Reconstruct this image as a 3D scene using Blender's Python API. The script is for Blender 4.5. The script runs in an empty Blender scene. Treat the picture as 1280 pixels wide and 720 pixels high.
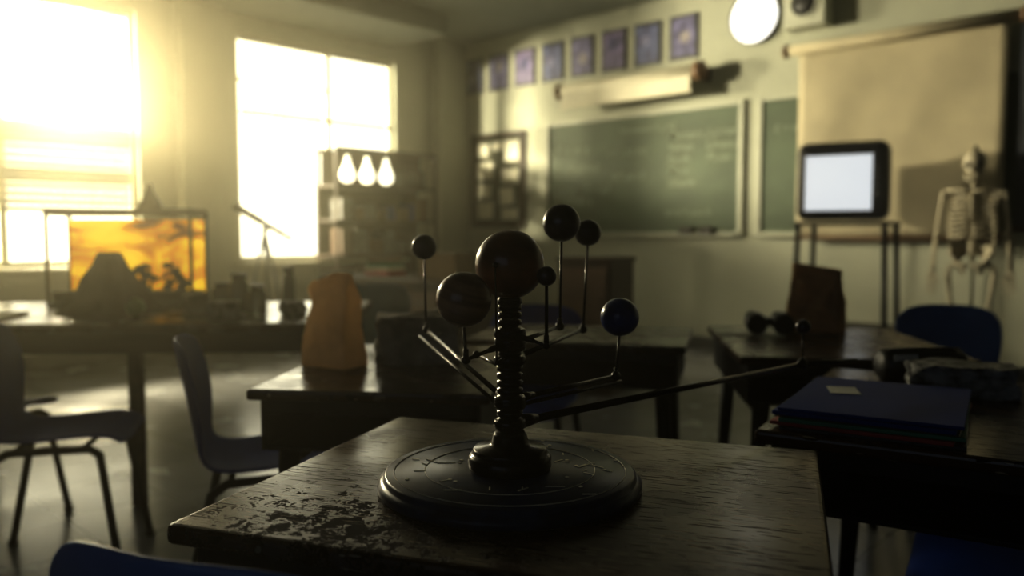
import bpy, bmesh, math, random
from mathutils import Vector, Matrix, noise
random.seed(7)
S=bpy.context.scene
YAW=math.radians(43.04)
CY,SY=math.cos(YAW),math.sin(YAW)
def PL(r,a,z=0.0):
    """camera-relative floor coords (r right, a forward), worked out from image pixels -> room axes"""
    return (CY*r-SY*a, SY*r+CY*a, z)
def RZ(deg): return math.radians(deg)+YAW
BW=6.92; WW=-7.34; CEIL=3.4; EW=3.0; RW=-3.2

# ---------------------------------------------------------------- materials
def mat(name,col,rough=.5,metal=0,var=0.15,scale=6,bump=0.0,bscale=40,col2=None,emis=None,es=0,stretch=None,coat=0,spec=.5,trans=0,thin=0):
    m=bpy.data.materials.new(name); m.use_nodes=True
    nt=m.node_tree; N=nt.nodes; L=nt.links; b=N['Principled BSDF']
    b.inputs['Roughness'].default_value=rough; b.inputs['Metallic'].default_value=metal
    b.inputs['Coat Weight'].default_value=coat; b.inputs['Specular IOR Level'].default_value=spec
    b.inputs['Transmission Weight'].default_value=trans
    tc=N.new('ShaderNodeTexCoord'); mp=N.new('ShaderNodeMapping'); L.new(tc.outputs['Object'],mp.inputs[0])
    if stretch: mp.inputs['Scale'].default_value=stretch
    nz=N.new('ShaderNodeTexNoise'); nz.inputs['Scale'].default_value=scale; nz.inputs['Detail'].default_value=5
    L.new(mp.outputs[0],nz.inputs[0])
    rp=N.new('ShaderNodeValToRGB'); c2=col2 or tuple(c*(1-var) for c in col); c1=col if col2 else tuple(min(1,c*(1+var)) for c in col)
    rp.color_ramp.elements[0].position=.35; rp.color_ramp.elements[1].position=.65
    rp.color_ramp.elements[0].color=(*c2,1); rp.color_ramp.elements[1].color=(*c1,1)
    L.new(nz.outputs[0],rp.inputs[0]); L.new(rp.outputs[0],b.inputs['Base Color'])
    if bump:
        n2=N.new('ShaderNodeTexNoise'); n2.inputs['Scale'].default_value=bscale; n2.inputs['Detail'].default_value=4
        L.new(mp.outputs[0],n2.inputs[0])
        bp=N.new('ShaderNodeBump'); bp.inputs['Strength'].default_value=bump; bp.inputs['Distance'].default_value=.01
        L.new(n2.outputs[0],bp.inputs['Height']); L.new(bp.outputs[0],b.inputs['Normal'])
    if emis:
        b.inputs['Emission Color'].default_value=(*emis,1); b.inputs['Emission Strength'].default_value=es
    if thin:
        tr=N.new('ShaderNodeBsdfTranslucent'); L.new(rp.outputs[0],tr.inputs[0])
        mx=N.new('ShaderNodeMixShader'); mx.inputs[0].default_value=thin
        L.new(b.outputs[0],mx.inputs[1]); L.new(tr.outputs[0],mx.inputs[2]); L.new(mx.outputs[0],N['Material Output'].inputs[0])
    return m
M={}
M['wall']=mat('wall_paint',(.42,.43,.34),.75,var=.06,scale=2,bump=.15,bscale=60)
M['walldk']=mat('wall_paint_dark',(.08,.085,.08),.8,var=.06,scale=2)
M['ceil']=mat('ceiling_paint',(.24,.26,.22),.9,var=.05)
M['base']=mat('baseboard_vinyl',(.05,.05,.045),.4)
M['frame']=mat('window_frame_paint',(.5,.48,.36),.5,var=.05)
M['blind']=mat('blind_slat',(.30,.28,.21),.6,var=.05)
M['metal']=mat('black_metal',(.010,.010,.012),.45,metal=.3,spec=.2)
M['chrome']=mat('dull_steel',(.12,.12,.12),.35,metal=.9)
M['blue']=mat('blue_plastic',(.008,.042,.28),.6,var=.12,scale=12,bump=.05,bscale=300,spec=.10)
M['pale']=mat('pale_blue_plastic',(.12,.22,.32),.4)
M['frameb']=mat('board_frame',(.42,.43,.34),.5,var=.05)
M['chalkb']=mat('chalkboard_green',(.082,.115,.065),.6,col2=(.052,.076,.042),scale=2.2,stretch=(1,1,2))
M['chalk']=mat('chalk',(.30,.33,.25),.9)
M['paper']=mat('paper',(.72,.70,.56),.8,var=.12,scale=9)
M['bag']=mat('kraft_paper',(.85,.66,.42),.8,var=.10,scale=14,bump=.4,bscale=25,thin=.5)
M['bag2']=mat('brown_paper',(.50,.32,.16),.8,var=.2,scale=14,bump=.4,bscale=25,thin=.35)
M['rock']=mat('stone',(.30,.27,.23),.85,col2=(.09,.08,.07),scale=9,bump=.9,bscale=22)
M['darkrock']=mat('dark_mineral',(.26,.26,.25),.5,col2=(.02,.02,.022),scale=30,bump=.9,bscale=50)
M['black']=mat('black_cloth',(.012,.012,.013),.4,bump=.3,bscale=120)
M['plastic']=mat('black_plastic',(.008,.008,.009),.35,spec=.3)
M['wooddk']=mat('dark_wood',(.05,.026,.014),.5,col2=(.022,.012,.007),scale=4,stretch=(1,8,8),spec=.25)
M['woodmid']=mat('wood_roller',(.16,.09,.045),.5,stretch=(1,8,8))
M['wooddoor']=mat('wood_panel',(.10,.058,.032),.5,stretch=(1,8,8))
M['cream']=mat('canvas_screen',(.47,.42,.29),.8,var=.1,scale=3)
M['screenfab']=mat('screen_housing',(.60,.57,.44),.6,var=.05)
M['bone']=mat('bone',(.42,.38,.28),.6,var=.2,scale=20)
M['dark']=mat('shade_black',(.004,.004,.004),.9)  # near-black paints the shade in skull sockets and the tank plant silhouettes
M['white']=mat('white_enamel',(.55,.56,.46),.4,var=.03)
M['clock']=mat('clock_face',(.85,.85,.78),.35,var=.01,emis=(1,.97,.88),es=2.2)  # unlit clock; emission painted in for glare on the face
M['screen']=mat('crt_screen',(.2,.2,.2),.2,emis=(.86,.9,.92),es=1.0,var=.02)
M['gun']=mat('blackened_brass',(.020,.017,.016),.26,metal=.85,var=.3,scale=40)
M['green']=mat('green_paint',(.04,.2,.04),.4)
M['label']=mat('sticker',(.6,.6,.55),.6)
M['fblue']=mat('folder_blue',(.006,.026,.19),.6,var=.08,spec=.15)
M['fgreen']=mat('folder_green',(.015,.17,.085),.5); M['fred']=mat('folder_red',(.32,.02,.016),.5)
M['volc']=mat('volcano_plaster',(.035,.02,.013),.9,col2=(.012,.008,.006),scale=12,bump=1,bscale=14,spec=.1)
M['card']=mat('cardboard',(.22,.15,.08),.8)
M['bulb']=mat('gap_light_glow',(.9,.88,.75),.2,var=.01,emis=(1,.93,.65),es=3.4)  # no lamp; emission stands for window light between shelf items
M['glass']=mat('jar_glass',(.25,.27,.22),.1,trans=.6,var=.05)

def planet(name,c1,c2,sc,rough=.3,st=(1,1,2)):
    return mat(name,c1,rough,col2=c2,scale=sc,stretch=st,coat=.25,spec=.35)
M['sun']=planet('planet_rust',(.20,.065,.02),(.035,.012,.006),9)
M['jup']=planet('planet_banded',(.36,.21,.11),(.08,.035,.018),7,st=(.4,.4,7))
M['pdk']=planet('planet_charcoal',(.03,.018,.024),(.008,.007,.009),20)
M['pbl']=planet('planet_blue',(.012,.045,.24),(.006,.014,.07),14)

def desk_wood(name,pc,seed):
    m=bpy.data.materials.new(name); m.use_nodes=True
    nt=m.node_tree;N=nt.nodes;L=nt.links;b=N['Principled BSDF']
    tc=N.new('ShaderNodeTexCoord')
    def noi(scale,st,det=6,off=(0,0,0),rot=0,dist=0):
        mp=N.new('ShaderNodeMapping');mp.inputs['Scale'].default_value=st;mp.inputs['Location'].default_value=off
        mp.inputs['Rotation'].default_value=(0,0,rot)
        L.new(tc.outputs['Object'],mp.inputs[0])
        n=N.new('ShaderNodeTexNoise');n.inputs['Scale'].default_value=scale;n.inputs['Detail'].default_value=det
        n.inputs['Distortion'].default_value=dist
        L.new(mp.outputs[0],n.inputs[0]);return n.outputs[0]
    def ramp(src,p0,p1,c0=(0,0,0),c1=(1,1,1)):
        r=N.new('ShaderNodeValToRGB');r.color_ramp.elements[0].position=p0;r.color_ramp.elements[1].position=p1
        r.color_ramp.elements[0].color=(*c0,1);r.color_ramp.elements[1].color=(*c1,1);L.new(src,r.inputs[0]);return r.outputs[0]
    def mix(f,a,c):
        x=N.new('ShaderNodeMix');x.data_type='RGBA';L.new(f,x.inputs[0])
        for i,v in ((6,a),(7,c)):
            if isinstance(v,tuple): x.inputs[i].default_value=(*v,1)
            else: L.new(v,x.inputs[i])
        return x.outputs[2]
    def math_(op,a,c):
        q=N.new('ShaderNodeMath');q.operation=op
        for i,v in ((0,a),(1,c)):
            if isinstance(v,(int,float)): q.inputs[i].default_value=v
            else: L.new(v,q.inputs[i])
        return q.outputs[0]
    grain=ramp(noi(4,(1,9,9),3),.25,.75,(.026,.011,.004),(.050,.022,.009))
    mp=N.new('ShaderNodeMapping');mp.inputs['Location'].default_value=(-pc[0],-pc[1]*1.7,0);mp.inputs['Scale'].default_value=(1,1.7,0)
    L.new(tc.outputs['Object'],mp.inputs[0]);vl=N.new('ShaderNodeVectorMath');vl.operation='LENGTH';L.new(mp.outputs[0],vl.inputs[0])
    fine=noi(44,(1,1,1),15,(seed,0,0),dist=.6); grit=noi(220,(1,1,1),4,(seed,3,0))
    pv=math_('SUBTRACT',math_('ADD',math_('MULTIPLY',fine,.62),math_('MULTIPLY',grit,.38)),math_('MULTIPLY',vl.outputs['Value'],.62))
    patch=ramp(pv,.43,.455)
    def scr(a,k,o,th,t0=.79):
        q=noi(a,(1,k,1),1,o,th); g=noi(9,(1,1,1),1,(o[1],o[0],0)); return ramp(math_('ADD',q,math_('MULTIPLY',g,.25)),t0,t0+.008)
    sc=math_('MAXIMUM',math_('MAXIMUM',scr(24,16,(3+seed,1,0),.6,.815),scr(22,16,(7,2+seed,0),-.9,.815)),scr(18,18,(5,9+seed,0),1.7,.815))
    c=mix(patch,grain,(.008,.005,.004)); c=mix(sc,c,(.006,.004,.003))
    dust=scr(26,18,(1,4+seed,0),1.1,.825); c=mix(dust,c,(.22,.18,.12)); L.new(c,b.inputs['Base Color'])
    ro=ramp(noi(7,(1,1,1),8),.35,.7,(.19,.19,.19),(.33,.33,.33)); ro=mix(patch,ro,(.85,.85,.85)); ro=mix(sc,ro,(.8,.8,.8))
    L.new(ro,b.inputs['Roughness'])
    sp=ramp(math_('MAXIMUM',patch,sc),0,1,(.32,.32,.32),(.06,.06,.06)); L.new(sp,b.inputs['Specular IOR Level'])
    bp=N.new('ShaderNodeBump');bp.inputs['Strength'].default_value=.4;bp.inputs['Distance'].default_value=.0015;bp.invert=True
    L.new(math_('ADD',patch,sc),bp.inputs['Height']);L.new(bp.outputs[0],b.inputs['Normal'])
    return m
M['desk']=desk_wood('worn_desk_wood',(-.16,-.25),2.3); M['desk2']=desk_wood('worn_desk_wood_b',(-.22,.1),5.1)

def floor_mat():
    m=bpy.data.materials.new('floor_vinyl_tiles');m.use_nodes=True;nt=m.node_tree;N=nt.nodes;L=nt.links;b=N['Principled BSDF']
    tc=N.new('ShaderNodeTexCoord');br=N.new('ShaderNodeTexBrick');br.offset=0
    br.inputs['Scale'].default_value=1;br.inputs['Brick Width'].default_value=.4;br.inputs['Row Height'].default_value=.4
    br.inputs['Mortar Size'].default_value=.004
    br.inputs['Color1'].default_value=(.24,.245,.25,1);br.inputs['Color2'].default_value=(.31,.315,.32,1);br.inputs['Mortar'].default_value=(.07,.07,.07,1)
    L.new(tc.outputs['Object'],br.inputs[0])
    nz=N.new('ShaderNodeTexNoise');nz.inputs['Scale'].default_value=3;nz.inputs['Detail'].default_value=8;L.new(tc.outputs['Object'],nz.inputs[0])
    mx=N.new('ShaderNodeMix');mx.data_type='RGBA';mx.blend_type='MULTIPLY';mx.inputs[0].default_value=.5
    L.new(br.outputs[0],mx.inputs[6]);L.new(nz.outputs[0],mx.inputs[7]);L.new(mx.outputs[2],b.inputs['Base Color'])
    mr=N.new('ShaderNodeMapRange');mr.inputs[3].default_value=.12;mr.inputs[4].default_value=.36;L.new(nz.outputs[0],mr.inputs[0]);L.new(mr.outputs[0],b.inputs['Roughness'])
    b.inputs['Specular IOR Level'].default_value=.4
    return m
M['floor']=floor_mat()

# ---------------------------------------------------------------- mesh builder
class B:
    def __init__(s): s.bm=bmesh.new()
    def _set(s,fs,mi):
        for f in fs: f.material_index=mi
    def box(s,size,c,mi=0,rot=None,taper=1.0,shift=(0,0)):
        sx,sy,sz=[v/2 for v in size]; vs=[]
        for z in (-1,1):
            k=taper if z>0 else 1
            for x,y in ((-1,-1),(1,-1),(1,1),(-1,1)):
                v=Vector((x*sx*k+(shift[0] if z>0 else 0),y*sy*k+(shift[1] if z>0 else 0),z*sz))
                if rot: v=rot@v
                vs.append(s.bm.verts.new(v+Vector(c)))
        fs=[s.bm.faces.new([vs[i] for i in q]) for q in ((3,2,1,0),(4,5,6,7),(0,1,5,4),(1,2,6,5),(2,3,7,6),(3,0,4,7))]
        s._set(fs,mi);return s
    def sph(s,r,c,mi=0,sc=(1,1,1),n=24,rot=None):
        g=bmesh.ops.create_uvsphere(s.bm,u_segments=n,v_segments=n//2+2,radius=r)['verts']
        fs=set()
        for v in g:
            p=Vector((v.co.x*sc[0],v.co.y*sc[1],v.co.z*sc[2]))
            if rot: p=rot@p
            v.co=p+Vector(c)
            for f in v.link_faces: fs.add(f)
        for f in fs: f.material_index=mi; f.smooth=True
        return s
    def sweep(s,pts,rad,mi=0,n=10,flat=None):
        pts=[Vector(p) for p in pts]
        if not isinstance(rad,(list,tuple)): rad=[rad]*len(pts)
        t=(pts[1]-pts[0]).normalized(); up=Vector((0,0,1)) if abs(t.z)<.9 else Vector((1,0,0))
        u=t.cross(up).normalized(); prev=None; fs=[]
        for i,p in enumerate(pts):
            if i==0: t=(pts[1]-pts[0])
            elif i==len(pts)-1: t=pts[i]-pts[i-1]
            else: t=(pts[i+1]-pts[i]).normalized()+(pts[i]-pts[i-1]).normalized()
            t.normalize(); u=(u-t*u.dot(t)).normalized(); w=t.cross(u)
            ring=[s.bm.verts.new(p+(u*math.cos(2*math.pi*k/n)+w*math.sin(2*math.pi*k/n)*(flat or 1))*rad[i]) for k in range(n)]
            if prev:
                for k in range(n): fs.append(s.bm.faces.new((prev[k],prev[(k+1)%n],ring[(k+1)%n],ring[k])))
            else: first=ring
            prev=ring
        for f in fs: f.smooth=True
        c1=s.bm.faces.new(list(reversed(first))); c2=s.bm.faces.new(prev)
        s._set(fs+[c1,c2],mi);return s
    def lathe(s,prof,c=(0,0,0),mi=0,n=32,rot=None,smooth=True):
        prev=None;fs=[];c=Vector(c);first=None
        for r,z in prof:
            ring=[]
            for k in range(n):
                v=Vector((max(r,1e-4)*math.cos(2*math.pi*k/n),max(r,1e-4)*math.sin(2*math.pi*k/n),z))
                if rot: v=rot@v
                ring.append(s.bm.verts.new(v+c))
            if prev:
                for k in range(n): fs.append(s.bm.faces.new((prev[k],prev[(k+1)%n],ring[(k+1)%n],ring[k])))
            else: first=ring
            prev=ring
        for f in fs: f.smooth=smooth
        fs.append(s.bm.faces.new(list(reversed(first))));fs.append(s.bm.faces.new(prev));s._set(fs,mi);return s
    def make(s,name,mats,parent=None,loc=(0,0,0),rz=0,bevel=0,sub=0,rot=None):
        bmesh.ops.recalc_face_normals(s.bm,faces=s.bm.faces[:])
        me=bpy.data.meshes.new(name); s.bm.to_mesh(me); s.bm.free()
        o=bpy.data.objects.new(name,me); S.collection.objects.link(o)
        for m in (mats if isinstance(mats,(list,tuple)) else [mats]): me.materials.append(m)
        o.location=loc; o.rotation_euler=rot or (0,0,rz)
        if parent: o.parent=parent
        if bevel:
            md=o.modifiers.new('bevel','BEVEL');md.width=bevel;md.segments=3;md.limit_method='ANGLE'
        if sub:
            md=o.modifiers.new('sub','SUBSURF');md.levels=sub;md.render_levels=sub
        return o
def E(name,loc,rz=0):
    o=bpy.data.objects.new(name,None);S.collection.objects.link(o);o.location=loc;o.rotation_euler=(0,0,rz);o.empty_display_size=.1
    return o
def wbox(name,x0,x1,y0,y1,z0,z1,m,bevel=0):
    c=((x0+x1)/2,(y0+y1)/2,(z0+z1)/2)
    return B().box((x1-x0,y1-y0,z1-z0),(0,0,0)).make(name,m,loc=c,bevel=bevel)

# ---------------------------------------------------------------- room
T=.2
fl=wbox('floor',WW-T,EW+T,RW-T,BW+T,-.1,0,M['floor'])
wbox('ceiling',WW-T,EW+T,RW-T,BW+T,CEIL,CEIL+.1,M['ceil'])
wbox('wall_back',WW-T,EW+T,BW,BW+T,0,CEIL,M['wall'])
wbox('wall_right',EW,EW+T,RW,BW,0,CEIL,M['walldk'])
# front wall (behind the viewer) with an invented, unseen opening for cool fill light
FX0,FX1=-1.2,2.2; FZ0,FZ1=.9,2.9
b=B()
for x0,x1,z0,z1 in((WW-T,FX0,0,CEIL),(FX1,EW+T,0,CEIL),(FX0,FX1,0,FZ0),(FX0,FX1,FZ1,CEIL)): b.box((x1-x0,T,z1-z0),((x0+x1)/2,RW-T/2,(z0+z1)/2))
b.make('wall_front',M['walldk'])
e=E('window_3',((FX0+FX1)/2,RW-.1,0)); b=B(); hw=(FX1-FX0)/2
for xx in(-hw+.025,0,hw-.025): b.box((.05,.08,FZ1-FZ0),(xx,0,(FZ0+FZ1)/2))
for zz in(FZ0+.025,FZ1-.025): b.box((2*hw,.08,.05),(0,0,zz))
b.make('sash_frame',M['frame'],e)
W=[(1.09,3.03),(3.97,5.91)]; Z0,Z1=.83,3.06
b=B()
def wb(y0,y1,z0,z1): b.box((T,y1-y0,z1-z0),(WW-T/2,(y0+y1)/2,(z0+z1)/2))
wb(RW,BW,0,Z0); wb(RW,BW,Z1,CEIL)
ys=[RW]+[v for w in W for v in w]+[BW]
for i in range(0,len(ys),2): wb(ys[i],ys[i+1],Z0,Z1)
b.make('wall_left',M['wall'])
wbox('baseboard_back',WW,EW,BW-.02,BW,0,.12,M['base']); wbox('baseboard_left',WW,WW+.02,RW,BW-.02,0,.12,M['base'])
wbox('baseboard_right',EW-.02,EW,RW,BW-.02,0,.12,M['base'])
wbox('trim_1',WW,-6.43,RW,5.9,3.2,CEIL,M['ceil'],.01)     # ceiling bulkhead over windows
wbox('trim_2',WW,WW+.16,3.36,3.78,0,3.2,M['wall'],.01)     # pilaster
wbox('trim_3',WW,WW+.16,6.45,6.90,0,CEIL,M['wall'],.01)
for i,(y0,y1) in enumerate(W):
    e=E('window_%d'%(i+1),(WW-.1,(y0+y1)/2,0)); h=(y1-y0)/2
    b=B()
    for yy in (-h+.025,h-.025): b.box((.08,.05,Z1-Z0),(0,yy,(Z0+Z1)/2))
    for zz in (Z0+.025,Z1-.025): b.box((.08,2*h-.1,.05),(0,0,zz))
    mull={0:-.09,1:.115}[i]
    b.box((.07,.06,Z1-Z0-.1),(0,mull,(Z0+Z1)/2))
    if i==1: b.box((.05,h+mull-.08,.03),(0,(-h+mull)/2,2.62))
    else: b.box((.06,2*h-.1,.09),(0,0,1.95))
    b.make('sash_frame',M['frame'],e,bevel=.004)
    B().box((.24,2*h+.12,.035),(.14,0,Z0-.018)).make('sill',M['frame'],e,bevel=.006)
    b=B(); z=Z1-.08
    lim={0:1.32,1:2.3}[i]
    b.box((.04,2*h-.12,.04),(.065,0,z+.02))
    while z>lim:
        lowz=(i==0 and z<2.0)
        tilt=.15 if not lowz else (1.2 if z>1.83 or 1.5<z<1.62 else .78)
        b.box((.062 if lowz else .045,2*h-.12,.003),(.065,0,z),rot=Matrix.Rotation(-tilt if lowz else tilt,3,'Y')); z-=.062
    b.box((.04,2*h-.12,.04),(.065,0,z))
    for yy in (-h*.6,h*.6): b.sweep([(.065,yy,Z1-.05),(.065,yy,z)],.002,n=5)
    b.make('venetian_blind',M['blind'],e)

# wall posters
pms=[mat('poster_print_%d'%k,(.14+.04*k,.17,.34),.5,col2=(.02,.02,.08),scale=9+3*k) for k in range(3)]
mos=[mat('poster_motif_%d'%k,c,.6,scale=30,var=.5) for k,c in enumerate([(.24,.23,.38),(.04,.04,.13),(.28,.25,.26)])]
for i in range(8):
    x=-7.23+.411*i
    e=E('poster',(x+.155,BW,2.99))
    B().box((.31,.016,.42),(0,-.008,0)).make('black_frame',M['black'],e)
    B().box((.26,.004,.36),(0,-.018,0)).make('print',pms[i%3],e)
    B().sph(.05+.02*((i*7)%3)/2,(.02*((i*5)%3-1),-.021,.03*((i*3)%4-1)),sc=(1,.03,1)).make('motif',mos[(i*2)%3],e)

# bulletin board
e=E('bulletin_board',(-6.68,BW,1.735))
b=B()
for x in(-.405,.405): b.box((.05,.035,1.10),(x,-.0175,0))
for z in(-.525,.525): b.box((.76,.035,.05),(0,-.0175,z))
b.make('frame',M['wooddk'],e); B().box((.76,.015,1.0),(0,-.0075,0)).make('felt',mat('felt',(.06,.065,.045),.9),e)
b=B()
for x,z,w,h,a in((-.24,.36,.18,.14,.03),(.0,.40,.16,.10,-.04),(.23,.33,.22,.24,.02),(-.2,.12,.26,.20,-.02),(.2,.05,.26,.18,.03),(-.22,-.12,.22,.16,.05),(-.2,-.35,.26,.20,0),(.15,-.19,.22,.20,-.03),(.2,-.40,.26,.13,.02)):
    b.box((w,.004,h),(x,-.018,z),rot=Matrix.Rotation(a*2,3,'Y'))
b.make('notices',M['paper'],e)

# chalkboards
def board(x0,x1,z0,z1,texts):
    e=E('chalkboard',((x0+x1)/2,BW,(z0+z1)/2)); w=x1-x0;h=z1-z0;b=B()
    for x in(-w/2+.03,w/2-.03): b.box((.05,.04,h),(x,-.02,0))
    for z in(-h/2+.025,h/2-.025): b.box((w-.12,.04,.04),(0,-.02,z))
    b.make('frame',M['frameb'],e,bevel=.004)
    B().box((w-.11,.02,h-.08),(0,-.01,0)).make('slate',M['chalkb'],e)
    B().box((w-.1,.04,.02),(0,-.06,-h/2+.01)).make('chalk_tray',M['frameb'],e,bevel=.004)
    for k,(t,x,z,s) in enumerate(texts):
        c=bpy.data.curves.new('chalk_text','FONT');c.body=t;c.size=s;c.offset=.0008;c.shear=.2
        o=bpy.data.objects.new('chalk_writing_%d'%(k+1),c);S.collection.objects.link(o);o.parent=e
        o.location=(x,-.0225,z);o.rotation_euler=(math.pi/2,0,0);c.materials.append(M['chalk'])
board(-5.93,-3.54,1.08,2.33,[("F = m a",-1.05,.25,.15),("x2+y2=r2",-.98,.05,.13),("orbit  T2 ~ a3\n  v = d / t",-1.0,-.17,.12),("Mercury\nVenus\nEarth\nMars\nSaturn",.38,.32,.115),("Jupiter\nUranus\nPluto",.80,.32,.12),("sin a + cos b",.35,-.42,.10),("Homework p.42",-.2,.42,.10),("r = 1.52 AU",-.35,.2,.1),("4/3 pi r3",-.3,-.05,.12)])
board(-3.42,-.5,1.08,2.33,[("E = mc2",-1.3,.3,.1)])
for xx in(-4.12,-3.9):
    e=E('chalkboard_eraser',(xx,BW-.062,1.1)); B().box((.13,.04,.045),(0,0,.0225)).box((.13,.04,.025),(0,0,.0575),1).make('felt_block',[M['black'],M['wooddk']],e,bevel=.003)

# rolled projection screen above the board
RX=Matrix.Rotation(math.pi/2,3,'Y')
e=E('projection_screen_roller',(-4.73,BW,2.60))
B().lathe([(.055,-.80),(.068,-.79),(.068,.79),(.055,.80)],(0,-.22,0),rot=RX).make('roll',M['screenfab'],e)
B().lathe([(.05,-.85),(.085,-.845),(.085,-.80),(.05,-.795)],(0,-.22,0),rot=RX).lathe([(.05,.795),(.09,.80),(.09,.87),(.05,.88)],(0,-.22,0),rot=RX).make('end_caps',M['woodmid'],e)
b=B()
for x in(-.80,.80): b.box((.04,.2,.12),(x,-.1,.0))
b.make('brackets',M['metal'],e)
B().box((1.54,.02,.14),(0,-.27,-.10)).box((1.56,.03,.03),(0,-.27,-.18)).make('pull_bar',M['screenfab'],e,bevel=.004)

# pull down canvas map
e=E('pull_down_screen',(-2.216,BW,2.66))
B().lathe([(.045,-.86),(.045,.86)],(0,-.16,0),rot=RX).make('roller',M['cream'],e)
B().lathe([(.035,-.90),(.055,-.895),(.055,-.86),(.035,-.86)],(0,-.16,0),rot=RX).lathe([(.035,.86),(.055,.865),(.055,.90),(.035,.9)],(0,-.16,0),rot=RX).make('end_caps',M['woodmid'],e)
b=B()
for x in(-.86,.86): b.box((.03,.15,.04),(x,-.075,.02))
b.make('brackets',M['metal'],e)
b=B()
nx,nz=24,20; g=[[b.bm.verts.new(((i/nx-.5)*1.56,-.125+.006*math.sin(i*.6+j*.3),-1.58*j/nz)) for i in range(nx+1)] for j in range(nz+1)]
for j in range(nz):
    for i in range(nx):
        f=b.bm.faces.new((g[j][i],g[j+1][i],g[j+1][i+1],g[j][i+1]));f.smooth=True
o=b.make('canvas',M['cream'],e); md=o.modifiers.new('s','SOLIDIFY');md.thickness=.004
B().box((1.58,.025,.03),(0,-.125,-1.59)).make('bottom_batten',M['woodmid'],e,bevel=.004)
# dark wall chart to the right
e=E('wall_chart',(-.98,BW,1.9)); B().box((.78,.02,1.5),(0,-.06,0)).make('chart_sheet',mat('chart_print',(.03,.035,.045),.6,scale=5,var=.5),e)
B().lathe([(.02,-.42),(.02,.42)],(0,-.06,.76),rot=RX).lathe([(.02,-.42),(.02,.42)],(0,-.06,-.76),rot=RX).make('rods',M['wooddk'],e)

# clock
RB=Matrix.Rotation(math.pi/2,3,'X')
e=E('wall_clock',(-3.458,BW,3.04))
B().lathe([(.232,0),(.238,.02),(.238,.05),(.234,.062),(.228,.06),(.228,.0)],rot=RB).make('rim',M['chrome'],e)
B().lathe([(.228,.03),(.228,.045),(.15,.054),(.0,.058)],rot=RB).make('face',M['clock'],e)
b=B()
b.box((.006,.003,.11),(0,-.061,.05)); b.box((.08,.003,.008),(.035,-.061,0)); b.lathe([(.010,.056),(.010,.064)],rot=RB)
b.make('hands',mat('clock_hand',(.7,.7,.6),.5,emis=(1,.95,.8),es=1.2),e)  # hands glow as well, to sit in the painted glare
# speaker
e=E('wall_speaker',(-2.936,BW,3.03))
B().box((.36,.2,.38),(0,-.1,0)).make('cabinet',M['white'],e,bevel=.01)
B().lathe([(.125,.2),(.125,.212),(.105,.212),(.10,.2)],rot=RB).make('ring',M['white'],e)
B().lathe([(.10,.2),(.102,.205),(.03,.207),(.0,.21)],rot=RB).make('cone',M['black'],e)

# ---------------------------------------------------------------- furniture
def desk(r,a,w,d,rot,m,h=.75):
    x,y,_=PL(r,a); e=E('student_desk',(x,y,0),RZ(rot))
    B().box((w,d,.026),(0,0,h-.013)).make('desktop',m,e,bevel=.008)
    iw,idp=w-.05,d-.05; b=B(); z=h-.026-.06; t=.012
    b.box((iw,t,.12),(0,idp/2-t/2,z)).box((t,idp-t,.12),(-iw/2+t/2,-t/2,z)).box((t,idp-t,.12),(iw/2-t/2,-t/2,z))
    b.box((iw-2*t,idp-t,.01),(0,-t/2,z-.055)).box((iw-2*t,t,.035),(0,-idp/2+t/2,z+.0425))
    b.make('book_tray',M['metal'],e,bevel=.003)
    b=B()
    for sx in(-1,1):
        for sy in(-1,1):
            x0,y0=sx*(iw/2-.05),sy*(idp/2-.05)
            b.sweep([(x0,y0,h-.146),(x0+sx*.01,y0+sy*.01,.40),(x0+sx*.03,y0+sy*.03,.02)],[.026,.023,.016],n=12)
            b.lathe([(.017,0),(.019,.008),(.014,.03)],(x0+sx*.03,y0+sy*.03,0),mi=1,n=12)
        b.sweep([(sx*(iw/2-.05),-idp/2+.05,.56),(sx*(iw/2-.05),idp/2-.05,.56)],.009,n=8)
    b.make('legs',[M['metal'],M['plastic']],e)
    return e
desk(.039,1.128,.76,.62,-19,M['desk'])
desk(-.285,2.17,.56,.78,-6,M['desk2'])
desk(.25,2.85,.74,.52,-15,M['desk2'])
desk(1.03,2.66,.66,.80,-7,M['desk2'])
desk(.906,1.618,.62,.80,-31,M['desk2'])

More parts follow.
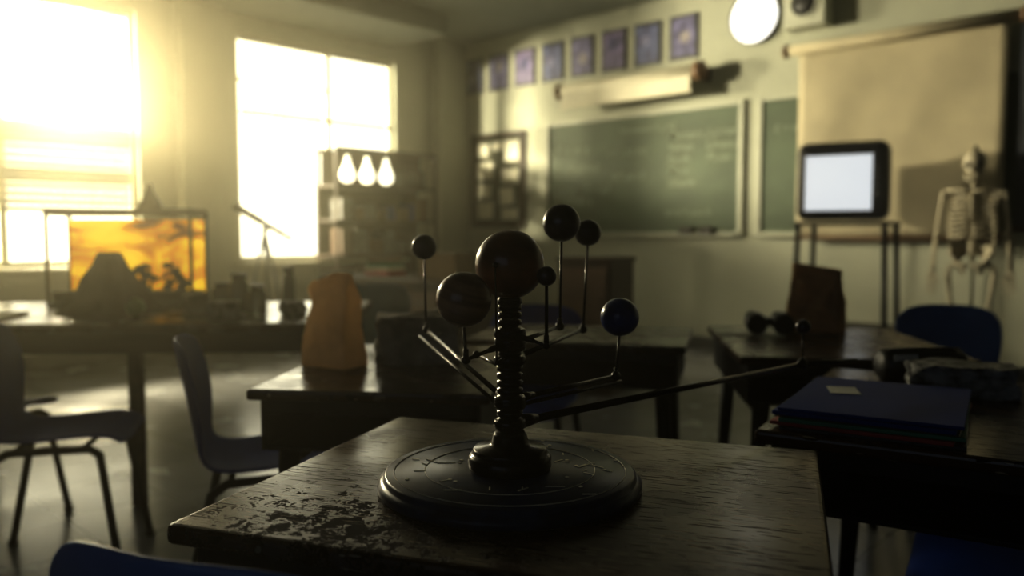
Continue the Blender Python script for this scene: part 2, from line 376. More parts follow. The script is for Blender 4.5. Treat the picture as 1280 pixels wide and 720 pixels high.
def chair(r,a,rot,m=None):
    m=m or M['blue']; x,y,_=PL(r,a); e=E('school_chair',(x,y,0),RZ(rot))
    prof=[(.215,.415,.34),(.205,.44,.38),(.12,.45,.40),(0,.438,.405),(-.1,.432,.39),(-.165,.445,.36),(-.195,.49,.34),(-.205,.55,.36),(-.22,.63,.395),(-.235,.71,.41),(-.25,.775,.39),(-.256,.81,.33)]
    b=B();n=10;g=[]
    for k,(py,pz,w) in enumerate(prof):
        row=[]
        for i in range(n+1):
            u=(i/n-.5)*2; back=max(0,min(1,(k-5)/3))
            row.append(b.bm.verts.new((u*w/2,py+back*.045*u*u,pz+(1-back)*.018*u*u-(.02*u**4 if k>9 else 0))))
        g.append(row)
    for j in range(len(g)-1):
        for i in range(n): b.bm.faces.new((g[j][i],g[j][i+1],g[j+1][i+1],g[j+1][i])).smooth=True
    o=b.make('molded_shell',m,e); md=o.modifiers.new('s','SOLIDIFY');md.thickness=.012;md.offset=-1
    md=o.modifiers.new('u','SUBSURF');md.levels=1;md.render_levels=2
    b=B()
    for s in(-1,1):
        b.sweep([(s*.20,.22,.012),(s*.165,.16,.40),(s*.155,.13,.418),(s*.15,0,.418),(s*.155,-.11,.416),(s*.17,-.15,.39),(s*.205,-.235,.012)],.0135,n=10)
        for yy in(.22,-.235): b.lathe([(.017,0),(.017,.02)],(s*(.2 if yy>0 else .205),yy,0),mi=1,n=10)
    for yy in(.1,-.1): b.sweep([(-.155,yy,.415),(.155,yy,.415)],.009,n=8)
    b.make('tube_frame',[M['metal'],M['plastic']],e)
    return e
lit_blue=mat('blue_plastic_lit',(.03,.12,.40),.38,spec=.5)  # lighter copy of the chair blue, highlight put into the colour
chair(-.235,.945,-19,lit_blue)
chair(-.72,2.36,-74)
chair(-1.50,2.66,-78)
chair(-2.0,2.98,-8)
chair(-.80,4.55,178,M['pale'])
chair(1.74,3.12,165,lit_blue)
chair(1.0,1.50,59)
chair(.05,3.12,165)

# lab table
x,y,_=PL(-1.72,3.68); e=E('science_table',(x,y,0),RZ(3))
B().box((2.02,1.06,.035),(0,0,.7325)).make('tabletop',M['desk2'],e,bevel=.008)
b=B()
for sy in(-1,1): b.box((1.9,.02,.09),(0,sy*.47,.67))
for sx in(-1,1): b.box((.02,.92,.09),(sx*.94,0,.67))
b.make('apron',M['wooddk'],e)
b=B()
for sx in(-1,1):
    for sy in(-1,1): b.box((.055,.055,.715),(sx*.93,sy*.45,.3575),taper=1.15)
b.box((.05,.05,.715),(.18,-.45,.3575)).make('legs',M['wooddk'],e,bevel=.004)

# terrarium (tank with amber backdrop, emission put in for light from behind)
x,y,_=PL(-1.90,4.02); e=E('terrarium',(x,y,.75),RZ(2))
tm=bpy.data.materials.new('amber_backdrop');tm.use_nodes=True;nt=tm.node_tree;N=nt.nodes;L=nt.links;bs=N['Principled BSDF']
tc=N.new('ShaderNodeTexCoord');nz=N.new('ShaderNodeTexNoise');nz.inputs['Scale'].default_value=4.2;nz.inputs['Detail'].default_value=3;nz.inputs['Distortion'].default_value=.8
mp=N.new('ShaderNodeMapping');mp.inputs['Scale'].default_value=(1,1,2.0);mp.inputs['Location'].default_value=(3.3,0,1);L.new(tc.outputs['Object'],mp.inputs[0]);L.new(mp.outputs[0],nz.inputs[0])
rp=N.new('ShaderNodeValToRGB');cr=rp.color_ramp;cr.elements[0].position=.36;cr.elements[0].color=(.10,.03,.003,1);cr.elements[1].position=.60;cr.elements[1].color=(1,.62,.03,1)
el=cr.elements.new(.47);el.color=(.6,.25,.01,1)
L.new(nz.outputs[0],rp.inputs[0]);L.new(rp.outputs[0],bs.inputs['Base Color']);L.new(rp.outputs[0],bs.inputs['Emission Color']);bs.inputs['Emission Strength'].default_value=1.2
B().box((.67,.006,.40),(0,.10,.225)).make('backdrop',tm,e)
b=B()
for sx in(-1,1):
    for yy in(-.11,.11): b.box((.014,.014,.45),(sx*.342,yy,.235))
for zz in(.012,.452):
    for yy in(-.11,.11): b.box((.70,.016,.022),(0,yy,zz))
    for sx in(-1,1): b.box((.016,.22,.022),(sx*.342,0,zz))
b.box((.69,.22,.012),(0,0,.468)).make('tank_frame',M['plastic'],e)
b=B(); random.seed(3)
for i in range(9):
    xx=-.3+.6*random.random(); hh=.08+.15*random.random()
    b.sweep([(xx,.03,.02),(xx+.02,.02,hh*.6),(xx+.06*(random.random()-.5),.02,hh)],[.008,.006,.002],n=6)
    for k in range(5):
        a=random.random()*6.28; zc=hh*(.4+.12*k); b.sph(.03,(xx+.03*math.cos(a),.03*math.sin(a),zc),sc=(1,.3,.5),n=8)
b.box((.66,.2,.05),(0,0,.045)).make('plants_and_soil',M['dark'],e)
b=B(); b.lathe([(.060,0),(.056,.02),(.026,.075),(.016,.10),(.013,.125),(.0,.127)],(0,0,0))
x,y,_=PL(-1.78,4.0); b.make('heat_lamp',M['plastic'],loc=(x,y,.75+.474))
# volcano
b=B(); prof=[(.215,0),(.19,.03),(.14,.10),(.09,.18),(.055,.25),(.045,.27),(.03,.262),(.02,.23),(.0,.22)]
fine=[]
for (r0,z0),(r1,z1) in zip(prof,prof[1:]):
    for k in range(4): t=k/4; fine.append((r0+(r1-r0)*t,z0+(z1-z0)*t))
fine.append(prof[-1]); b.lathe(fine,n=64)
for v in b.bm.verts:
    rr=math.hypot(v.co.x,v.co.y)
    if rr>.03:
        k=1+.16*noise.noise(v.co*14)+.06*math.sin(9*math.atan2(v.co.y,v.co.x)); v.co.x*=k; v.co.y*=k
x,y,_=PL(-1.80,3.62); o=b.make('model_volcano',M['volc'],loc=(x,y,.75))
x,y,_=PL(-1.54,3.30); e=E('toy_globe',(x,y,.75)); B().sph(.038,(0,0,.052)).make('ball',M['green'],e); B().lathe([(.025,0),(.025,.006),(.008,.016)],n=16).make('foot',M['metal'],e)
def jar(r,a,rr,h,m,z=.75,wp=None):
    x,y,_=wp or PL(r,a); e=E('specimen_jar',(x,y,z))
    B().lathe([(rr*.95,0),(rr,.006),(rr,h*.72),(rr*.7,h*.82),(rr*.7,h*.86)],n=20).make('body',m,e); B().lathe([(rr*.78,h*.86),(rr*.78,h),(0,h)],n=20).make('lid',M['plastic'],e)
jar(-1.12,3.55,.04,.13,M['glass']);jar(-1.25,3.7,.045,.17,M['glass']);jar(-1.05,3.8,.03,.2,M['glass']);jar(-1.38,3.85,.05,.12,M['glass'])
def rock(name,r,a,z,size,m,rot=0,seed=1,wp=None):
    x,y,_=wp or PL(r,a); b=B(); bmesh.ops.create_icosphere(b.bm,subdivisions=4,radius=.5)
    for v in b.bm.verts:
        d=v.co.normalized()
        q=Vector((max(-.8,min(.8,d.x*1.25)),max(-.8,min(.8,d.y*1.25)),max(-.8,min(.8,d.z*1.25))))
        k=1+.16*noise.noise(d*2.2+Vector((seed*3,0,0)))+.07*noise.noise(d*7+Vector((seed,2,0)))
        q*=k; v.co=Vector((q.x*size[0]/1.6,q.y*size[1]/1.6,max(q.z,-.72)*size[2]/1.5))
    mn=min(v.co.z for v in b.bm.verts)
    for v in b.bm.verts: v.co.z-=mn
    for f in b.bm.faces: f.smooth=False
    b.make(name,m,loc=(x,y,z),rz=RZ(rot))
rock('mineral_specimen',-1.2,3.36,.75,(.12,.09,.07),M['darkrock'],10,4)
rock('mineral_specimen',-.95,3.5,.75,(.09,.08,.06),M['darkrock'],40,6)
rock('mineral_specimen',-1.40,3.58,.75,(.1,.08,.09),M['rock'],40,9)
rock('stone_block',-.262,2.24,.75,(.215,.17,.125),M['rock'],6,2)
rock('mineral_specimen',.985,1.765,.75,(.20,.12,.065),M['darkrock'],-20,7)
x,y,_=PL(-2.3,3.36); B().box((.42,.30,.012),(0,0,.006)).make('open_magazine',M['paper'],loc=(x,y,.75),rz=RZ(12))

# paper bags
def bag(r,a,w,d,h,rot,m,seed):
    x,y,_=PL(r,a); e=E('paper_bag',(x,y,.75),RZ(rot)); b=B();nz=18;nn=12;rings=[]
    for j in range(nz+1):
        t=j/nz; dd=d*(1-.84*t**1.6); ww=w*(1-.12*t+.015*math.sin(t*7+seed)); ring=[]
        cor=[(-ww/2,-dd/2),(ww/2,-dd/2),(ww/2,dd/2),(-ww/2,dd/2)]
        for k in range(4):
            x0,y0=cor[k];x1,y1=cor[(k+1)%4]
            for i in range(nn):
                s=i/nn; px,py=x0+(x1-x0)*s,y0+(y1-y0)*s
                if k in(1,3): px*=(1-.35*(1-abs(2*s-1))*t)
                nx_=noise.noise(Vector((px*18+seed,py*18,t*3.5)))*.008*min(1,t*2)
                ny_=(noise.noise(Vector((px*30+seed,py*20+5,t*5)))*.018+noise.noise(Vector((px*70+seed,3,t*13)))*.006)*min(1,t*3)
                ring.append(b.bm.verts.new((px+nx_,py+ny_,h*t+((.006*math.sin(px*50+seed)+.14*px*(1 if seed==1 else -1))*max(0,t-.85)/.15))))
        rings.append(ring)
    m_=len(rings[0])
    for j in range(nz):
        for k in range(m_): b.bm.faces.new((rings[j][k],rings[j][(k+1)%m_],rings[j+1][(k+1)%m_],rings[j+1][k])).smooth=True
    b.bm.faces.new(list(reversed(rings[0]))); b.bm.faces.new(rings[-1])
    b.make('crumpled_bag',m,e)
bag(-.475,2.15,.145,.095,.24,-30,M['bag'],1)
bag(1.10,2.92,.19,.11,.23,-34,M['bag2'],5)
x,y,_=PL(.90,2.83); e=E('binoculars',(x,y,.75),RZ(-10))
b=B()
for s in(-1,1):
    b.lathe([(.03,-.07),(.036,-.065),(.036,.01),(.026,.04),(.022,.07),(.026,.075),(.026,.09)],(s*.045,0,.044),rot=Matrix.Rotation(-1.5,3,'X'),n=20)
b.box((.05,.05,.03),(0,0,.045)).make('barrels',M['plastic'],e)

# folders
x,y,_=PL(.70,1.53); e=E('folder_stack',(x,y,.75),RZ(-32)); z=0
for i,(m,dx,dy,ro,t) in enumerate([('black',.004,-.004,2,.006),('fred',-.003,-.006,-1.5,.007),('fgreen',.004,-.004,1.5,.007),('black',0,0,0,.003),('fblue',-.002,-.003,-.8,.007),('fblue',.003,.002,.9,.006)]):
    o=B().box((.295,.375,t),(0,0,t/2)).make('folder_%d'%(i+1),M[m],e,loc=(dx,dy,z),bevel=.0012,rz=math.radians(ro)); z+=t+.0005
B().box((.055,.075,.001),(0,0,0)).make('label_sticker',M['label'],e,loc=(-.07,.04,z+.0005),rz=.3)
# pencil case
x,y,_=PL(.985,1.935); e=E('pencil_case',(x,y,.75),RZ(6))
RXX=Matrix.Rotation(math.pi/2,3,'Y')
b=B();b.lathe([(.0,-.105),(.03,-.104),(.038,-.095),(.041,-.05),(.040,0),(.041,.06),(.038,.095),(.03,.104),(0,.105)],(0,0,.037),rot=RXX,n=28)
for v in b.bm.verts: v.co.z=max(v.co.z,0); v.co+=Vector((0,0,.003))*noise.noise(v.co*30)
b.make('pouch',M['black'],e); B().sweep([(-.09,-.012,.077),(0,-.012,.079),(.09,-.012,.077)],.0025,n=6).make('zipper',M['chrome'],e)
B().box((.06,.002,.018),(-.06,-.035,.058)).make('tag',M['label'],e)

# ---------------------------------------------------------------- TV on cart
tx,ty=-2.33,6.20
e=E('television_cart',(tx,ty,0),math.radians(8))
b=B()
for sx in(-1,1):
    for sy in(-1,1):
        b.sweep([(sx*.30,sy*.22,1.17),(sx*.33,sy*.25,.06)],.020,n=10)
        b.lathe([(.03,-.012),(.035,-.008),(.035,.008),(.03,.012)],(sx*.33,sy*.25,.035),mi=1,n=16,rot=RX)
b.make('legs_and_casters',[M['metal'],M['plastic']],e)
B().box((.66,.5,.025),(0,0,1.18)).box((.70,.52,.02),(0,0,.40)).make('shelves',M['metal'],e,bevel=.004)
e=E('television',(tx-.01,ty-.04,1.193),math.radians(14))
B().box((.63,.26,.57),(0,-.10,.295)).make('front_housing',M['plastic'],e,bevel=.07)
B().box((.58,.54,.30),(0,.14,.285),taper=.74,rot=Matrix.Rotation(-math.pi/2,3,'X')).make('tube_housing',M['plastic'],e,bevel=.03)
b=B();n=12;g=[[b.bm.verts.new(((i/n-.5)*.455-.02,-.233-.012*(1-(2*i/n-1)**2)*(1-(2*j/n-1)**2),.28+(j/n-.5)*.40)) for i in range(n+1)] for j in range(n+1)]
for j in range(n):
    for i in range(n): b.bm.faces.new((g[j][i],g[j][i+1],g[j+1][i+1],g[j+1][i])).smooth=True
b.make('picture_tube',M['screen'],e)
b=B()
for k in range(4): b.lathe([(.010,.228),(.010,.238),(0,.238)],(.24,0,.2+.06*k),rot=RB,n=12)
b.make('knobs',M['chrome'],e)

# ---------------------------------------------------------------- skeleton
x,y,_=PL(.567*5.4,5.4)
e=E('anatomical_skeleton',(x,y,.085),RZ(-35)); e.scale=(.935,.935,.935); b=B()   # front faces local -y
b.sph(.078,(0,.0,1.60),sc=(.95,1.2,1.05)); b.sph(.055,(0,-.045,1.545),sc=(.9,.8,1.0))
b.sweep([(-.052,-.01,1.53),(-.047,-.05,1.485),(-.02,-.085,1.47),(.02,-.085,1.47),(.047,-.05,1.485),(.052,-.01,1.53)],[.008,.012,.014,.014,.012,.008],n=8)
b.box((.05,.02,.022),(0,-.088,1.50))
for s in(-1,1):
    b.sph(.021,(s*.031,-.082,1.575),1,sc=(1,.6,.9),n=12)
    b.sweep([(s*.055,-.06,1.55),(s*.068,-.02,1.555),(s*.066,.02,1.565)],.006,n=6)
b.sph(.012,(0,-.094,1.54),1,sc=(.7,.5,1.3),n=10)
sp=[(0,.02,1.50),(0,.035,1.42),(0,.06,1.28),(0,.065,1.15),(0,.04,1.02),(0,.03,.95)]
b.sweep(sp,.010,n=8)
for i in range(24):
    t=i/23; k=t*5; j=min(4,int(k)); f=k-j; p=Vector(sp[j]).lerp(Vector(sp[j+1]),f)
    R=.016+.012*t; b.sph(R,p,sc=(1.15,1,.62),n=10); b.box((.05+.01*t,.008,.007),p+Vector((0,.018,0))); b.box((.008,.04,.01),p+Vector((0,.035,-.008)))
for i in range(11):
    t=i/10; z=1.385-.033*i; rx=.075+.075*math.sin(min(1,.25+t*.85)*math.pi*.62); ry=.085*(.75+.4*t)
    drop=.035+.05*t; full=i<9
    for s in(-1,1):
        pts=[]; n=12
        for k in range(n+1):
            u=k/n*(1 if full else .55); a=math.pi/2-u*math.pi
            pts.append((s*max(.012,rx*math.cos(a)),-.01+ry*math.sin(a),z-drop*u+(.04*max(0,u-.75)*4*(t)) ))
        b.sweep(pts,[.0075]*(n+1),n=6,flat=1.4)
b.sweep([(0,-.085,1.375),(0,-.10,1.32),(0,-.112,1.22),(0,-.105,1.16)],[.022,.016,.017,.006],n=8,flat=.5)
for s in(-1,1):
    b.sweep([(s*.01,-.08,1.385),(s*.07,-.07,1.40),(s*.13,-.02,1.405),(s*.175,0,1.40)],[.010,.008,.009,.010],n=7)
    for off in(0,.006):
        vs=[b.bm.verts.new(v) for v in((s*.06,.09+off,1.38),(s*.165,.05+off,1.39),(s*.15,.07+off,1.33),(s*.085,.10+off,1.22))]; b.bm.faces.new(vs)
    b.sweep([(s*.07,.1,1.36),(s*.17,.05,1.405)],[.006,.01],n=6)
    b.sph(.024,(s*.19,.01,1.375),n=12)
    b.sweep([(s*.19,.01,1.375),(s*.20,.01,1.33),(s*.215,.015,1.2),(s*.225,.015,1.09),(s*.228,.015,1.065)],[.018,.014,.0115,.016,.019],n=8)
    b.sweep([(s*.222,.005,1.06),(s*.232,-.01,.93),(s*.235,-.03,.83)],[.012,.009,.012],n=7)
    b.sweep([(s*.238,.02,1.07),(s*.25,.005,.93),(s*.252,-.02,.835)],[.013,.008,.009],n=7)
    b.sph(.022,(s*.245,-.028,.81),sc=(1.2,.6,.8),n=10)
    for q in range(4):
        fx=s*(.225+.013*q); L_=[.085,.095,.088,.07][q]
        b.sweep([(fx,-.03,.80),(fx+s*(q-1.5)*.003,-.035,.735),(fx+s*(q-1.5)*.005,-.045,.735-L_*.5),(fx+s*(q-1.5)*.005,-.06,.735-L_)],[.006,.006,.005,.003],n=6)
    b.sweep([(s*.225,-.04,.80),(s*.205,-.055,.765),(s*.20,-.07,.725)],[.006,.006,.004],n=6)
    pts=[(s*.02,.06,.955),(s*.07,.05,.995),(s*.125,.0,.995),(s*.135,-.035,.955),(s*.10,-.04,.915),(s*.085,-.015,.88),(s*.05,-.05,.865),(s*.01,-.055,.865)]
    b.sweep(pts,[.016,.015,.015,.015,.018,.024,.016,.014],n=8)
    b.sweep([(s*.085,-.01,.88),(s*.07,.03,.83),(s*.05,.0,.81),(s*.035,-.045,.85)],[.016,.014,.013,.010],n=8)
    for off in(0,.008):
        vs=[b.bm.verts.new(v) for v in((s*.02,.06+off,.95),(s*.07,.052+off,.99),(s*.125,.0+off,.99),(s*.13,-.03+off,.955),(s*.085,-.0+off,.89))]; b.bm.faces.new(vs)
    b.sph(.024,(s*.095,-.01,.875),n=12)
    b.sweep([(s*.095,-.01,.875),(s*.135,-.005,.85),(s*.145,-.005,.80),(s*.125,-.015,.62),(s*.105,-.01,.47),(s*.10,-.005,.445)],[.015,.018,.020,.015,.020,.032],n=8)
    b.sph(.02,(s*.10,-.035,.455),sc=(1,.6,1.1),n=10)
    b.sweep([(s*.10,-.005,.425),(s*.10,-.01,.38),(s*.10,0,.2),(s*.10,.005,.07)],[.032,.019,.013,.018],n=8)
    b.sweep([(s*.132,.01,.41),(s*.135,.015,.2),(s*.125,.015,.06)],[.011,.006,.010],n=6)
    b.sph(.028,(s*.10,.03,.03),sc=(.9,1.2,.8),n=10)
    b.sweep([(s*.10,.02,.05),(s*.105,-.04,.045),(s*.11,-.09,.025)],[.02,.02,.016],n=8)
    for q in range(5): b.sweep([(s*(.09+.01*q),-.07,.03),(s*(.085+.014*q),-.125,.015),(s*(.085+.016*q),-.16+.008*q,.01)],[.007,.006,.005],n=6)
b.sweep([(0,.06,.97),(0,.07,.92),(0,.055,.86),(0,.03,.83)],[.04,.033,.018,.006],n=8,flat=.5)
b.make('bones',[M['bone'],M['dark']],e)
b=B(); b.sweep([(0,.14,-.05),(0,.14,1.66),(0,.12,1.70),(0,.06,1.71),(0,.0,1.70),(0,0,1.67)],.009,n=10)
for k in range(5):
    a=k*2*math.pi/5+.3; b.sweep([(0,.14,-.03),(.24*math.cos(a),.14+.24*math.sin(a),-.05)],[.018,.012],n=8); b.sph(.02,(.24*math.cos(a),.14+.24*math.sin(a),-.07),n=12)
b.sweep([(0,.14,.95),(0,.06,.95)],.008,n=8)
b.make('wheeled_stand',M['metal'],e)

# ---------------------------------------------------------------- far furniture
x,y,_=PL(.60,5.75); e=E('wooden_cabinet',(x,y,0),math.radians(12))
B().box((.40,.40,.89),(0,0,.465)).box((.43,.43,.03),(0,0,.925)).box((.42,.42,.03),(0,0,.015)).make('carcass',M['wooddk'],e,bevel=.006)
b=B(); b.box((.35,.012,.40),(0,-.206,.67)); b.box((.35,.012,.40),(0,-.206,.25)); b.sph(.014,(.13,-.222,.65),n=12); b.sph(.014,(.13,-.222,.26),n=12)
b.make('doors',M['wooddoor'],e,bevel=.003)
x,y,_=PL(-.80,6.5); e=E('teachers_desk',(x,y,0),0)
B().box((1.5,.75,.04),(0,0,.74)).make('top',M['wooddk'],e,bevel=.006)
b=B(); b.box((.42,.68,.72),(-.5,0,.36)); b.box((.42,.68,.72),(.5,0,.36)); b.box((.58,.02,.5),(0,-.3,.47)); b.make('pedestals',M['wooddk'],e,bevel=.004)
b=B()
for s in(-1,1):
    for k in range(3):
        b.box((.38,.014,.2),(s*.5,.345,.14+.22*k)); b.box((.1,.015,.012),(s*.5,.36,.16+.22*k),1)
        b.box((.38,.014,.2),(s*.5,-.345,.14+.22*k)); b.box((.1,.015,.012),(s*.5,-.36,.16+.22*k),1)
b.make('drawers',[M['wooddoor'],M['chrome']],e,bevel=.002)
e2=E('cardboard_box',(x+.35,y+.05,.76),.2); B().box((.34,.26,.2),(0,0,.1)).make('box_body',M['card'],e2,bevel=.003); B().box((.06,.262,.002),(0,0,.201)).make('tape',M['label'],e2)
e2=E('book_stack',(x-.35,y,.76),.1); z=0
for i,(c,t) in enumerate([('fred',.04),('paper',.03),('fgreen',.035),('card',.03)]): B().box((.28-.02*i,.2,t),(0,0,z+t/2)).make('book_%d'%(i+1),M[c],e2,bevel=.002,rz=.1*i); z+=t+.001

# corner shelf; added pear-shaped glows imitate window light through gaps
e=E('science_shelf',(-7.12,5.5,0)); b=B(); D=.34;Wd=1.34
for yy in(-Wd/2,Wd/2): 
    for xx in(-D/2,D/2): b.box((.03,.03,1.98),(xx,yy,.99))
for zz in(.08,.48,.88,1.24,1.60): b.box((D,Wd,.025),(0,0,zz))
for xx in(-D/2,D/2): b.box((.035,Wd,.05),(xx,0,1.97))
b.make('rack',M['wooddk'],e,bevel=.003)
B().box((.012,Wd,1.55),(-D/2+.0,0,.83)).make('back_panel',M['wooddk'],e)
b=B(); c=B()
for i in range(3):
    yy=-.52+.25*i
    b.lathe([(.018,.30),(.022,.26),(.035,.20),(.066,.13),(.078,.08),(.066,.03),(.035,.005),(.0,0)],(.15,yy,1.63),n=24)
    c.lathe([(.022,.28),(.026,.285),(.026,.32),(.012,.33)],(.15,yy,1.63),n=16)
b.make('gap_glows',M['bulb'],e); c.make('glow_caps',M['metal'],e)  # 'bulb' is the glow material standing in for window light
b=B(); b.box((.012,Wd,.38),(-.10,0,1.79)); b.make('contrast_board',M['wooddk'],e)  # dark board added behind the glows for contrast
random.seed(5)
b=B()
for zz in(.0925,.4925,.8925,1.2525):
    yy=-.58
    while yy<.55:
        w=.05+.12*random.random();h=.12+.16*random.random(); b.box((.2,w,h),(.03,yy+w/2,zz+h/2),random.randint(0,3)); yy+=w+.01+.05*random.random()
b.make('shelf_contents',[M['wooddoor'],M['fblue'],M['darkrock'],M['woodmid']],e)
for k in range(3): jar(0,0,.05,.2,M['glass'],1.6135,(-7.05,5.74+.15*k,0))
# telescope by the window
x,y=-6.75,3.9; e=E('telescope',(x,y,0)); b=B()
for k in range(3):
    a=k*2.094+.4; b.sweep([(0,0,1.12),(.28*math.cos(a),.28*math.sin(a),.0)],[.016,.012],n=8)
b.sph(.03,(0,0,1.14),n=12); b.make('tripod',M['metal'],e)
b=B(); dv=Vector((-.55,-.62,.5)).normalized(); c=Vector((0,0,1.2)); b.sweep([c-dv*.2,c+dv*.02,c+dv*.021,c+dv*.26,c+dv*.261,c+dv*.32],[.024,.024,.032,.035,.043,.043],n=18); b.sweep([c-dv*.28,c-dv*.2],[.028,.016],n=14); b.make('tube',M['metal'],e)

# ---------------------------------------------------------------- ORRERY
cx,cy,_=PL(-.003,1.109); e=E('orrery',(cx,cy,.75),YAW)
def LC(r,a,z): return Vector((r+.003,a-1.109,z-.75))
bm_=bpy.data.materials.new('star_chart_disc');bm_.use_nodes=True;nt=bm_.node_tree;N=nt.nodes;L=nt.links;bs=N['Principled BSDF']
tc=N.new('ShaderNodeTexCoord');nz=N.new('ShaderNodeTexNoise');nz.inputs['Scale'].default_value=22;nz.inputs['Detail'].default_value=3;L.new(tc.outputs['Object'],nz.inputs[0])
rp=N.new('ShaderNodeValToRGB');rp.color_ramp.elements[0].position=.4;rp.color_ramp.elements[0].color=(.007,.012,.034,1);rp.color_ramp.elements[1].position=.7;rp.color_ramp.elements[1].color=(.018,.03,.08,1)
L.new(nz.outputs[0],rp.inputs[0]);L.new(rp.outputs[0],bs.inputs['Base Color']);bs.inputs['Roughness'].default_value=.30;bs.inputs['Specular IOR Level'].default_value=.2
B().lathe([(.176,0),(.182,.003),(.182,.012),(.176,.016),(.174,.017),(.174,.022),(.170,.025),(.0,.0255)],n=96).make('base_disc',bm_,e)
b=B()
for R in(.160,.118): 
    n=72
    b.sweep([(R*math.cos(2*math.pi*k/n),R*math.sin(2*math.pi*k/n),.0256) for k in range(n+1)],.0005,n=4)
random.seed(11)
for k in range(30):
    a=random.random()*6.28; R=.07+.085*random.random(); l=.008+.018*random.random(); th=random.choice([0,.8,1.57,2.4,a])
    b.box((l,.0018,.0006),(R*math.cos(a),R*math.sin(a),.0258),rot=Matrix.Rotation(th,3,'Z'))
for k in range(14):
    a=random.random()*6.28; R=.07+.09*random.random(); b.lathe([(.003,.0255),(.003,.0262)],(R*math.cos(a),R*math.sin(a),0),n=8)
b.make('gilt_inlay',mat('gilt',(.75,.70,.55),.5,metal=0),e)
B().lathe([(.056,.0255),(.058,.030),(.058,.042),(.055,.046),(.052,.047),(.052,.052),(.050,.055),(.030,.058),(.026,.062),(.024,.072),(.020,.078)],n=64).make('hub',M['gun'],e)
pr=[(.019,.076)]; z=.078
while z<.250:
    w=.0180 if z<.17 else .0160
    pr+=[(w-.0035,z),(w,z+.0012),(w,z+.0075),(w-.0035,z+.0085)]; z+=.0105
pr+=[(.013,.252),(.017,.256),(.017,.262),(.010,.266),(.010,.28)]
B().lathe(pr,n=40).make('threaded_column',M['gun'],e)
def pl_part(name,c,r,m): B().sph(r,(0,0,0),n=40).make(name,m,e,loc=c,rot=(.3,.2,.5))
pl_part('sun',LC(-.003,1.109,1.059),.0475,M['sun'])
arms=B(); rods=B()
def arm(az,end_r,end_a,end_z,sz,sr,srad,ext=None,w=.004):
    c0=LC(-.003,1.109,az); c1=LC(end_r,end_a,end_z); d=(c1-c0).normalized()
    arms.lathe([(.0205,-.006),(.022,-.004),(.022,.004),(.0205,.006)],c0,n=32)
    arms.sweep([c0+d*.018,c1],[w,w*.8],n=8)
    arms.sph(w*1.9,c1,n=12)
    arms.sweep([c0+d*.02,c0+d*.05],[w*1.8,w*1.2],n=10)
    top=LC(sr,end_a,sz); 
    rods.sweep([c1,Vector((top.x,top.y,top.z-srad*.9))],.0022,n=8)
    rods.sweep([c1,c1+Vector((0,0,.014))],.0036,n=10)
    if ext: arms.sweep([c1,LC(*ext)],[w*.9,w*.7],n=8)
arm(.871,.1685,1.30,.871,.967,.1737,.030);  pl_part('neptune',LC(.1737,1.30,.967),.031,M['pbl'])
arm(.838,.588,1.626,.838,.914,.588,.0146,ext=(.72,1.68,.838),w=.006); pl_part('pluto',LC(.588,1.626,.914),.0146,M['pdk'])
arm(.927,.1298,1.468,.927,1.103,.137,.023); pl_part('mars',LC(.137,1.468,1.103),.024,M['pdk'])
arm(.947,.080,1.345,.947,1.119,.082,.0307); pl_part('uranus',LC(.082,1.345,1.119),.0312,M['pdk'])
arm(.866,-.165,1.55,.917,1.076,-.168,.023); pl_part('mercury',LC(-.168,1.55,1.076),.024,M['pdk'])
arm(.952,-.0585,1.02,.941,1.018,-.061,.0346,w=.0032); pl_part('jupiter',LC(-.061,1.02,1.018),.0352,M['jup'])
arm(.965,.045,1.05,.955,1.046,.045,.0125,w=.0026); pl_part('venus',LC(.045,1.05,1.046),.013,M['pdk'])
c0=LC(-.003,1.109,.858)
arms.sweep([c0+Vector((-.012,.012,0)),LC(-.178,1.545,.905)],[.003,.0025],n=8)
c0=LC(-.003,1.109,.862); arms.sweep([c0+Vector((.012,.01,0)),LC(.176,1.29,.864)],[.003,.0025],n=8)
c0=LC(-.003,1.109,.915); arms.sweep([c0+Vector((-.01,.01,0)),LC(-.055,1.24,.915)],[.003,.0025],n=8); arms.sph(.006,LC(-.055,1.24,.915),n=10)
rods.sweep([LC(-.020,1.06,.93),LC(-.022,1.06,1.06)],.0013,n=6); arms.sweep([LC(-.003,1.109,.935),LC(-.020,1.06,.93)],.0025,n=8); rods.sph(.004,LC(-.022,1.06,1.06),n=8)
arms.make('arms',M['gun'],e); rods.make('rods',M['gun'],e)

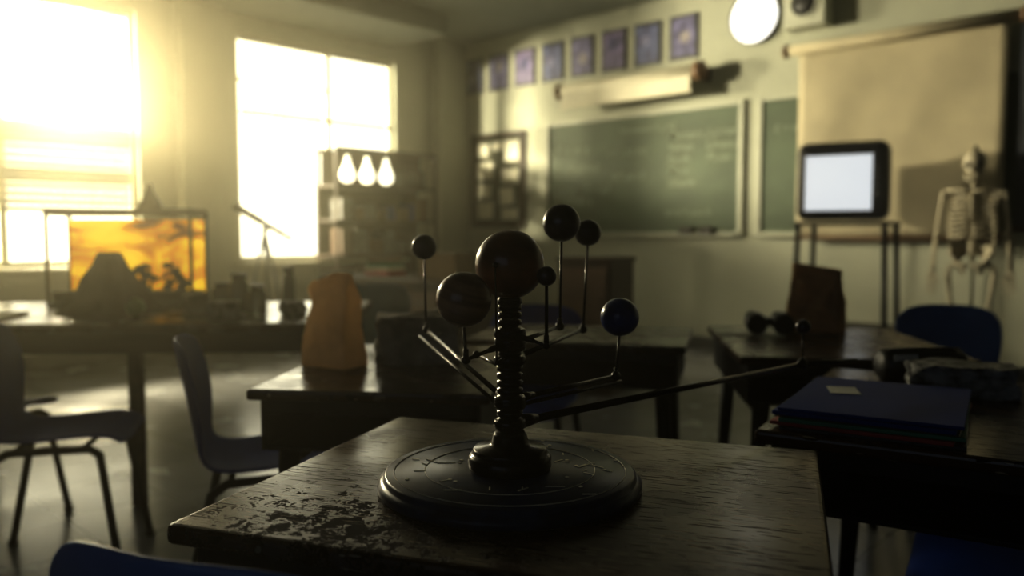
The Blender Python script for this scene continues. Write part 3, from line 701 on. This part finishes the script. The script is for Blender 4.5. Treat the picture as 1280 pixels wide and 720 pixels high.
# ---------------------------------------------------------------- lights
def area(name,loc,target,sx,sy,en,col):
    l=bpy.data.lights.new(name,'AREA');l.shape='RECTANGLE';l.size=sx;l.size_y=sy;l.energy=en;l.color=col
    o=bpy.data.objects.new(name,l);S.collection.objects.link(o);o.location=loc
    o.rotation_euler=(Vector(target)-Vector(loc)).to_track_quat('-Z','Y').to_euler();return o
warm=(1,.87,.55)
area('daylight_1',(-9.6,.0,2.5),(-2.0,6.9,1.9),.45,.45,2150,warm)
area('daylight_2',(-9.8,3.3,2.6),(-4.2,6.9,2.1),.5,.5,800,warm)
for i,(y0,y1) in enumerate(W):
    A=(y1-y0)*(Z1-Z0)
    area('skylight_%d'%(i+1),(WW-T-.02,(y0+y1)/2,(Z0+Z1)/2),(0,(y0+y1)/2,(Z0+Z1)/2),y1-y0,Z1-Z0,math.pi*A*3.0,(1,.91,.60))
area('skylight_3',((FX0+FX1)/2,RW-T-.02,(FZ0+FZ1)/2),((FX0+FX1)/2,0,(FZ0+FZ1)/2),FX1-FX0,FZ1-FZ0,math.pi*6.8*.42,(.62,.78,1))  # added cool fill lamp outside the invented opening
# luminous overcast sky outside the windows
sm=bpy.data.materials.new('overcast_sky');sm.use_nodes=True;nt=sm.node_tree;nt.nodes.remove(nt.nodes['Principled BSDF'])
em=nt.nodes.new('ShaderNodeEmission');em.inputs[0].default_value=(1,.93,.66,1);em.inputs[1].default_value=3.6
nt.links.new(em.outputs[0],nt.nodes['Material Output'].inputs[0])
B().box((.05,22,12),(0,0,0)).make('exterior_sky',sm,loc=(-12,6,3))
# faint scattering air, added to imitate bloom around the windows
w=bpy.data.worlds.new('sky');S.world=w;w.use_nodes=True
nt=w.node_tree;bg=nt.nodes['Background'];bg.inputs[0].default_value=(1,.90,.62,1);bg.inputs[1].default_value=1
vs=nt.nodes.new('ShaderNodeVolumeScatter');vs.inputs['Density'].default_value=.028;vs.inputs['Anisotropy'].default_value=.83;vs.inputs['Color'].default_value=(1,.92,.66,1)
nt.links.new(vs.outputs[0],nt.nodes['World Output'].inputs['Volume'])

# ---------------------------------------------------------------- camera
cam=bpy.data.cameras.new('camera');co=bpy.data.objects.new('camera',cam);S.collection.objects.link(co)
co.location=(0,0,1.1);co.rotation_euler=(math.radians(90-3.788),0,YAW)
cam.sensor_width=36;cam.lens=28.46;cam.clip_start=.02
cam.dof.use_dof=True;cam.dof.focus_distance=1.13;cam.dof.aperture_fstop=2.2
S.camera=co
S.view_settings.view_transform='Standard'
S.view_settings.exposure=-.17
S.view_settings.gamma=.82
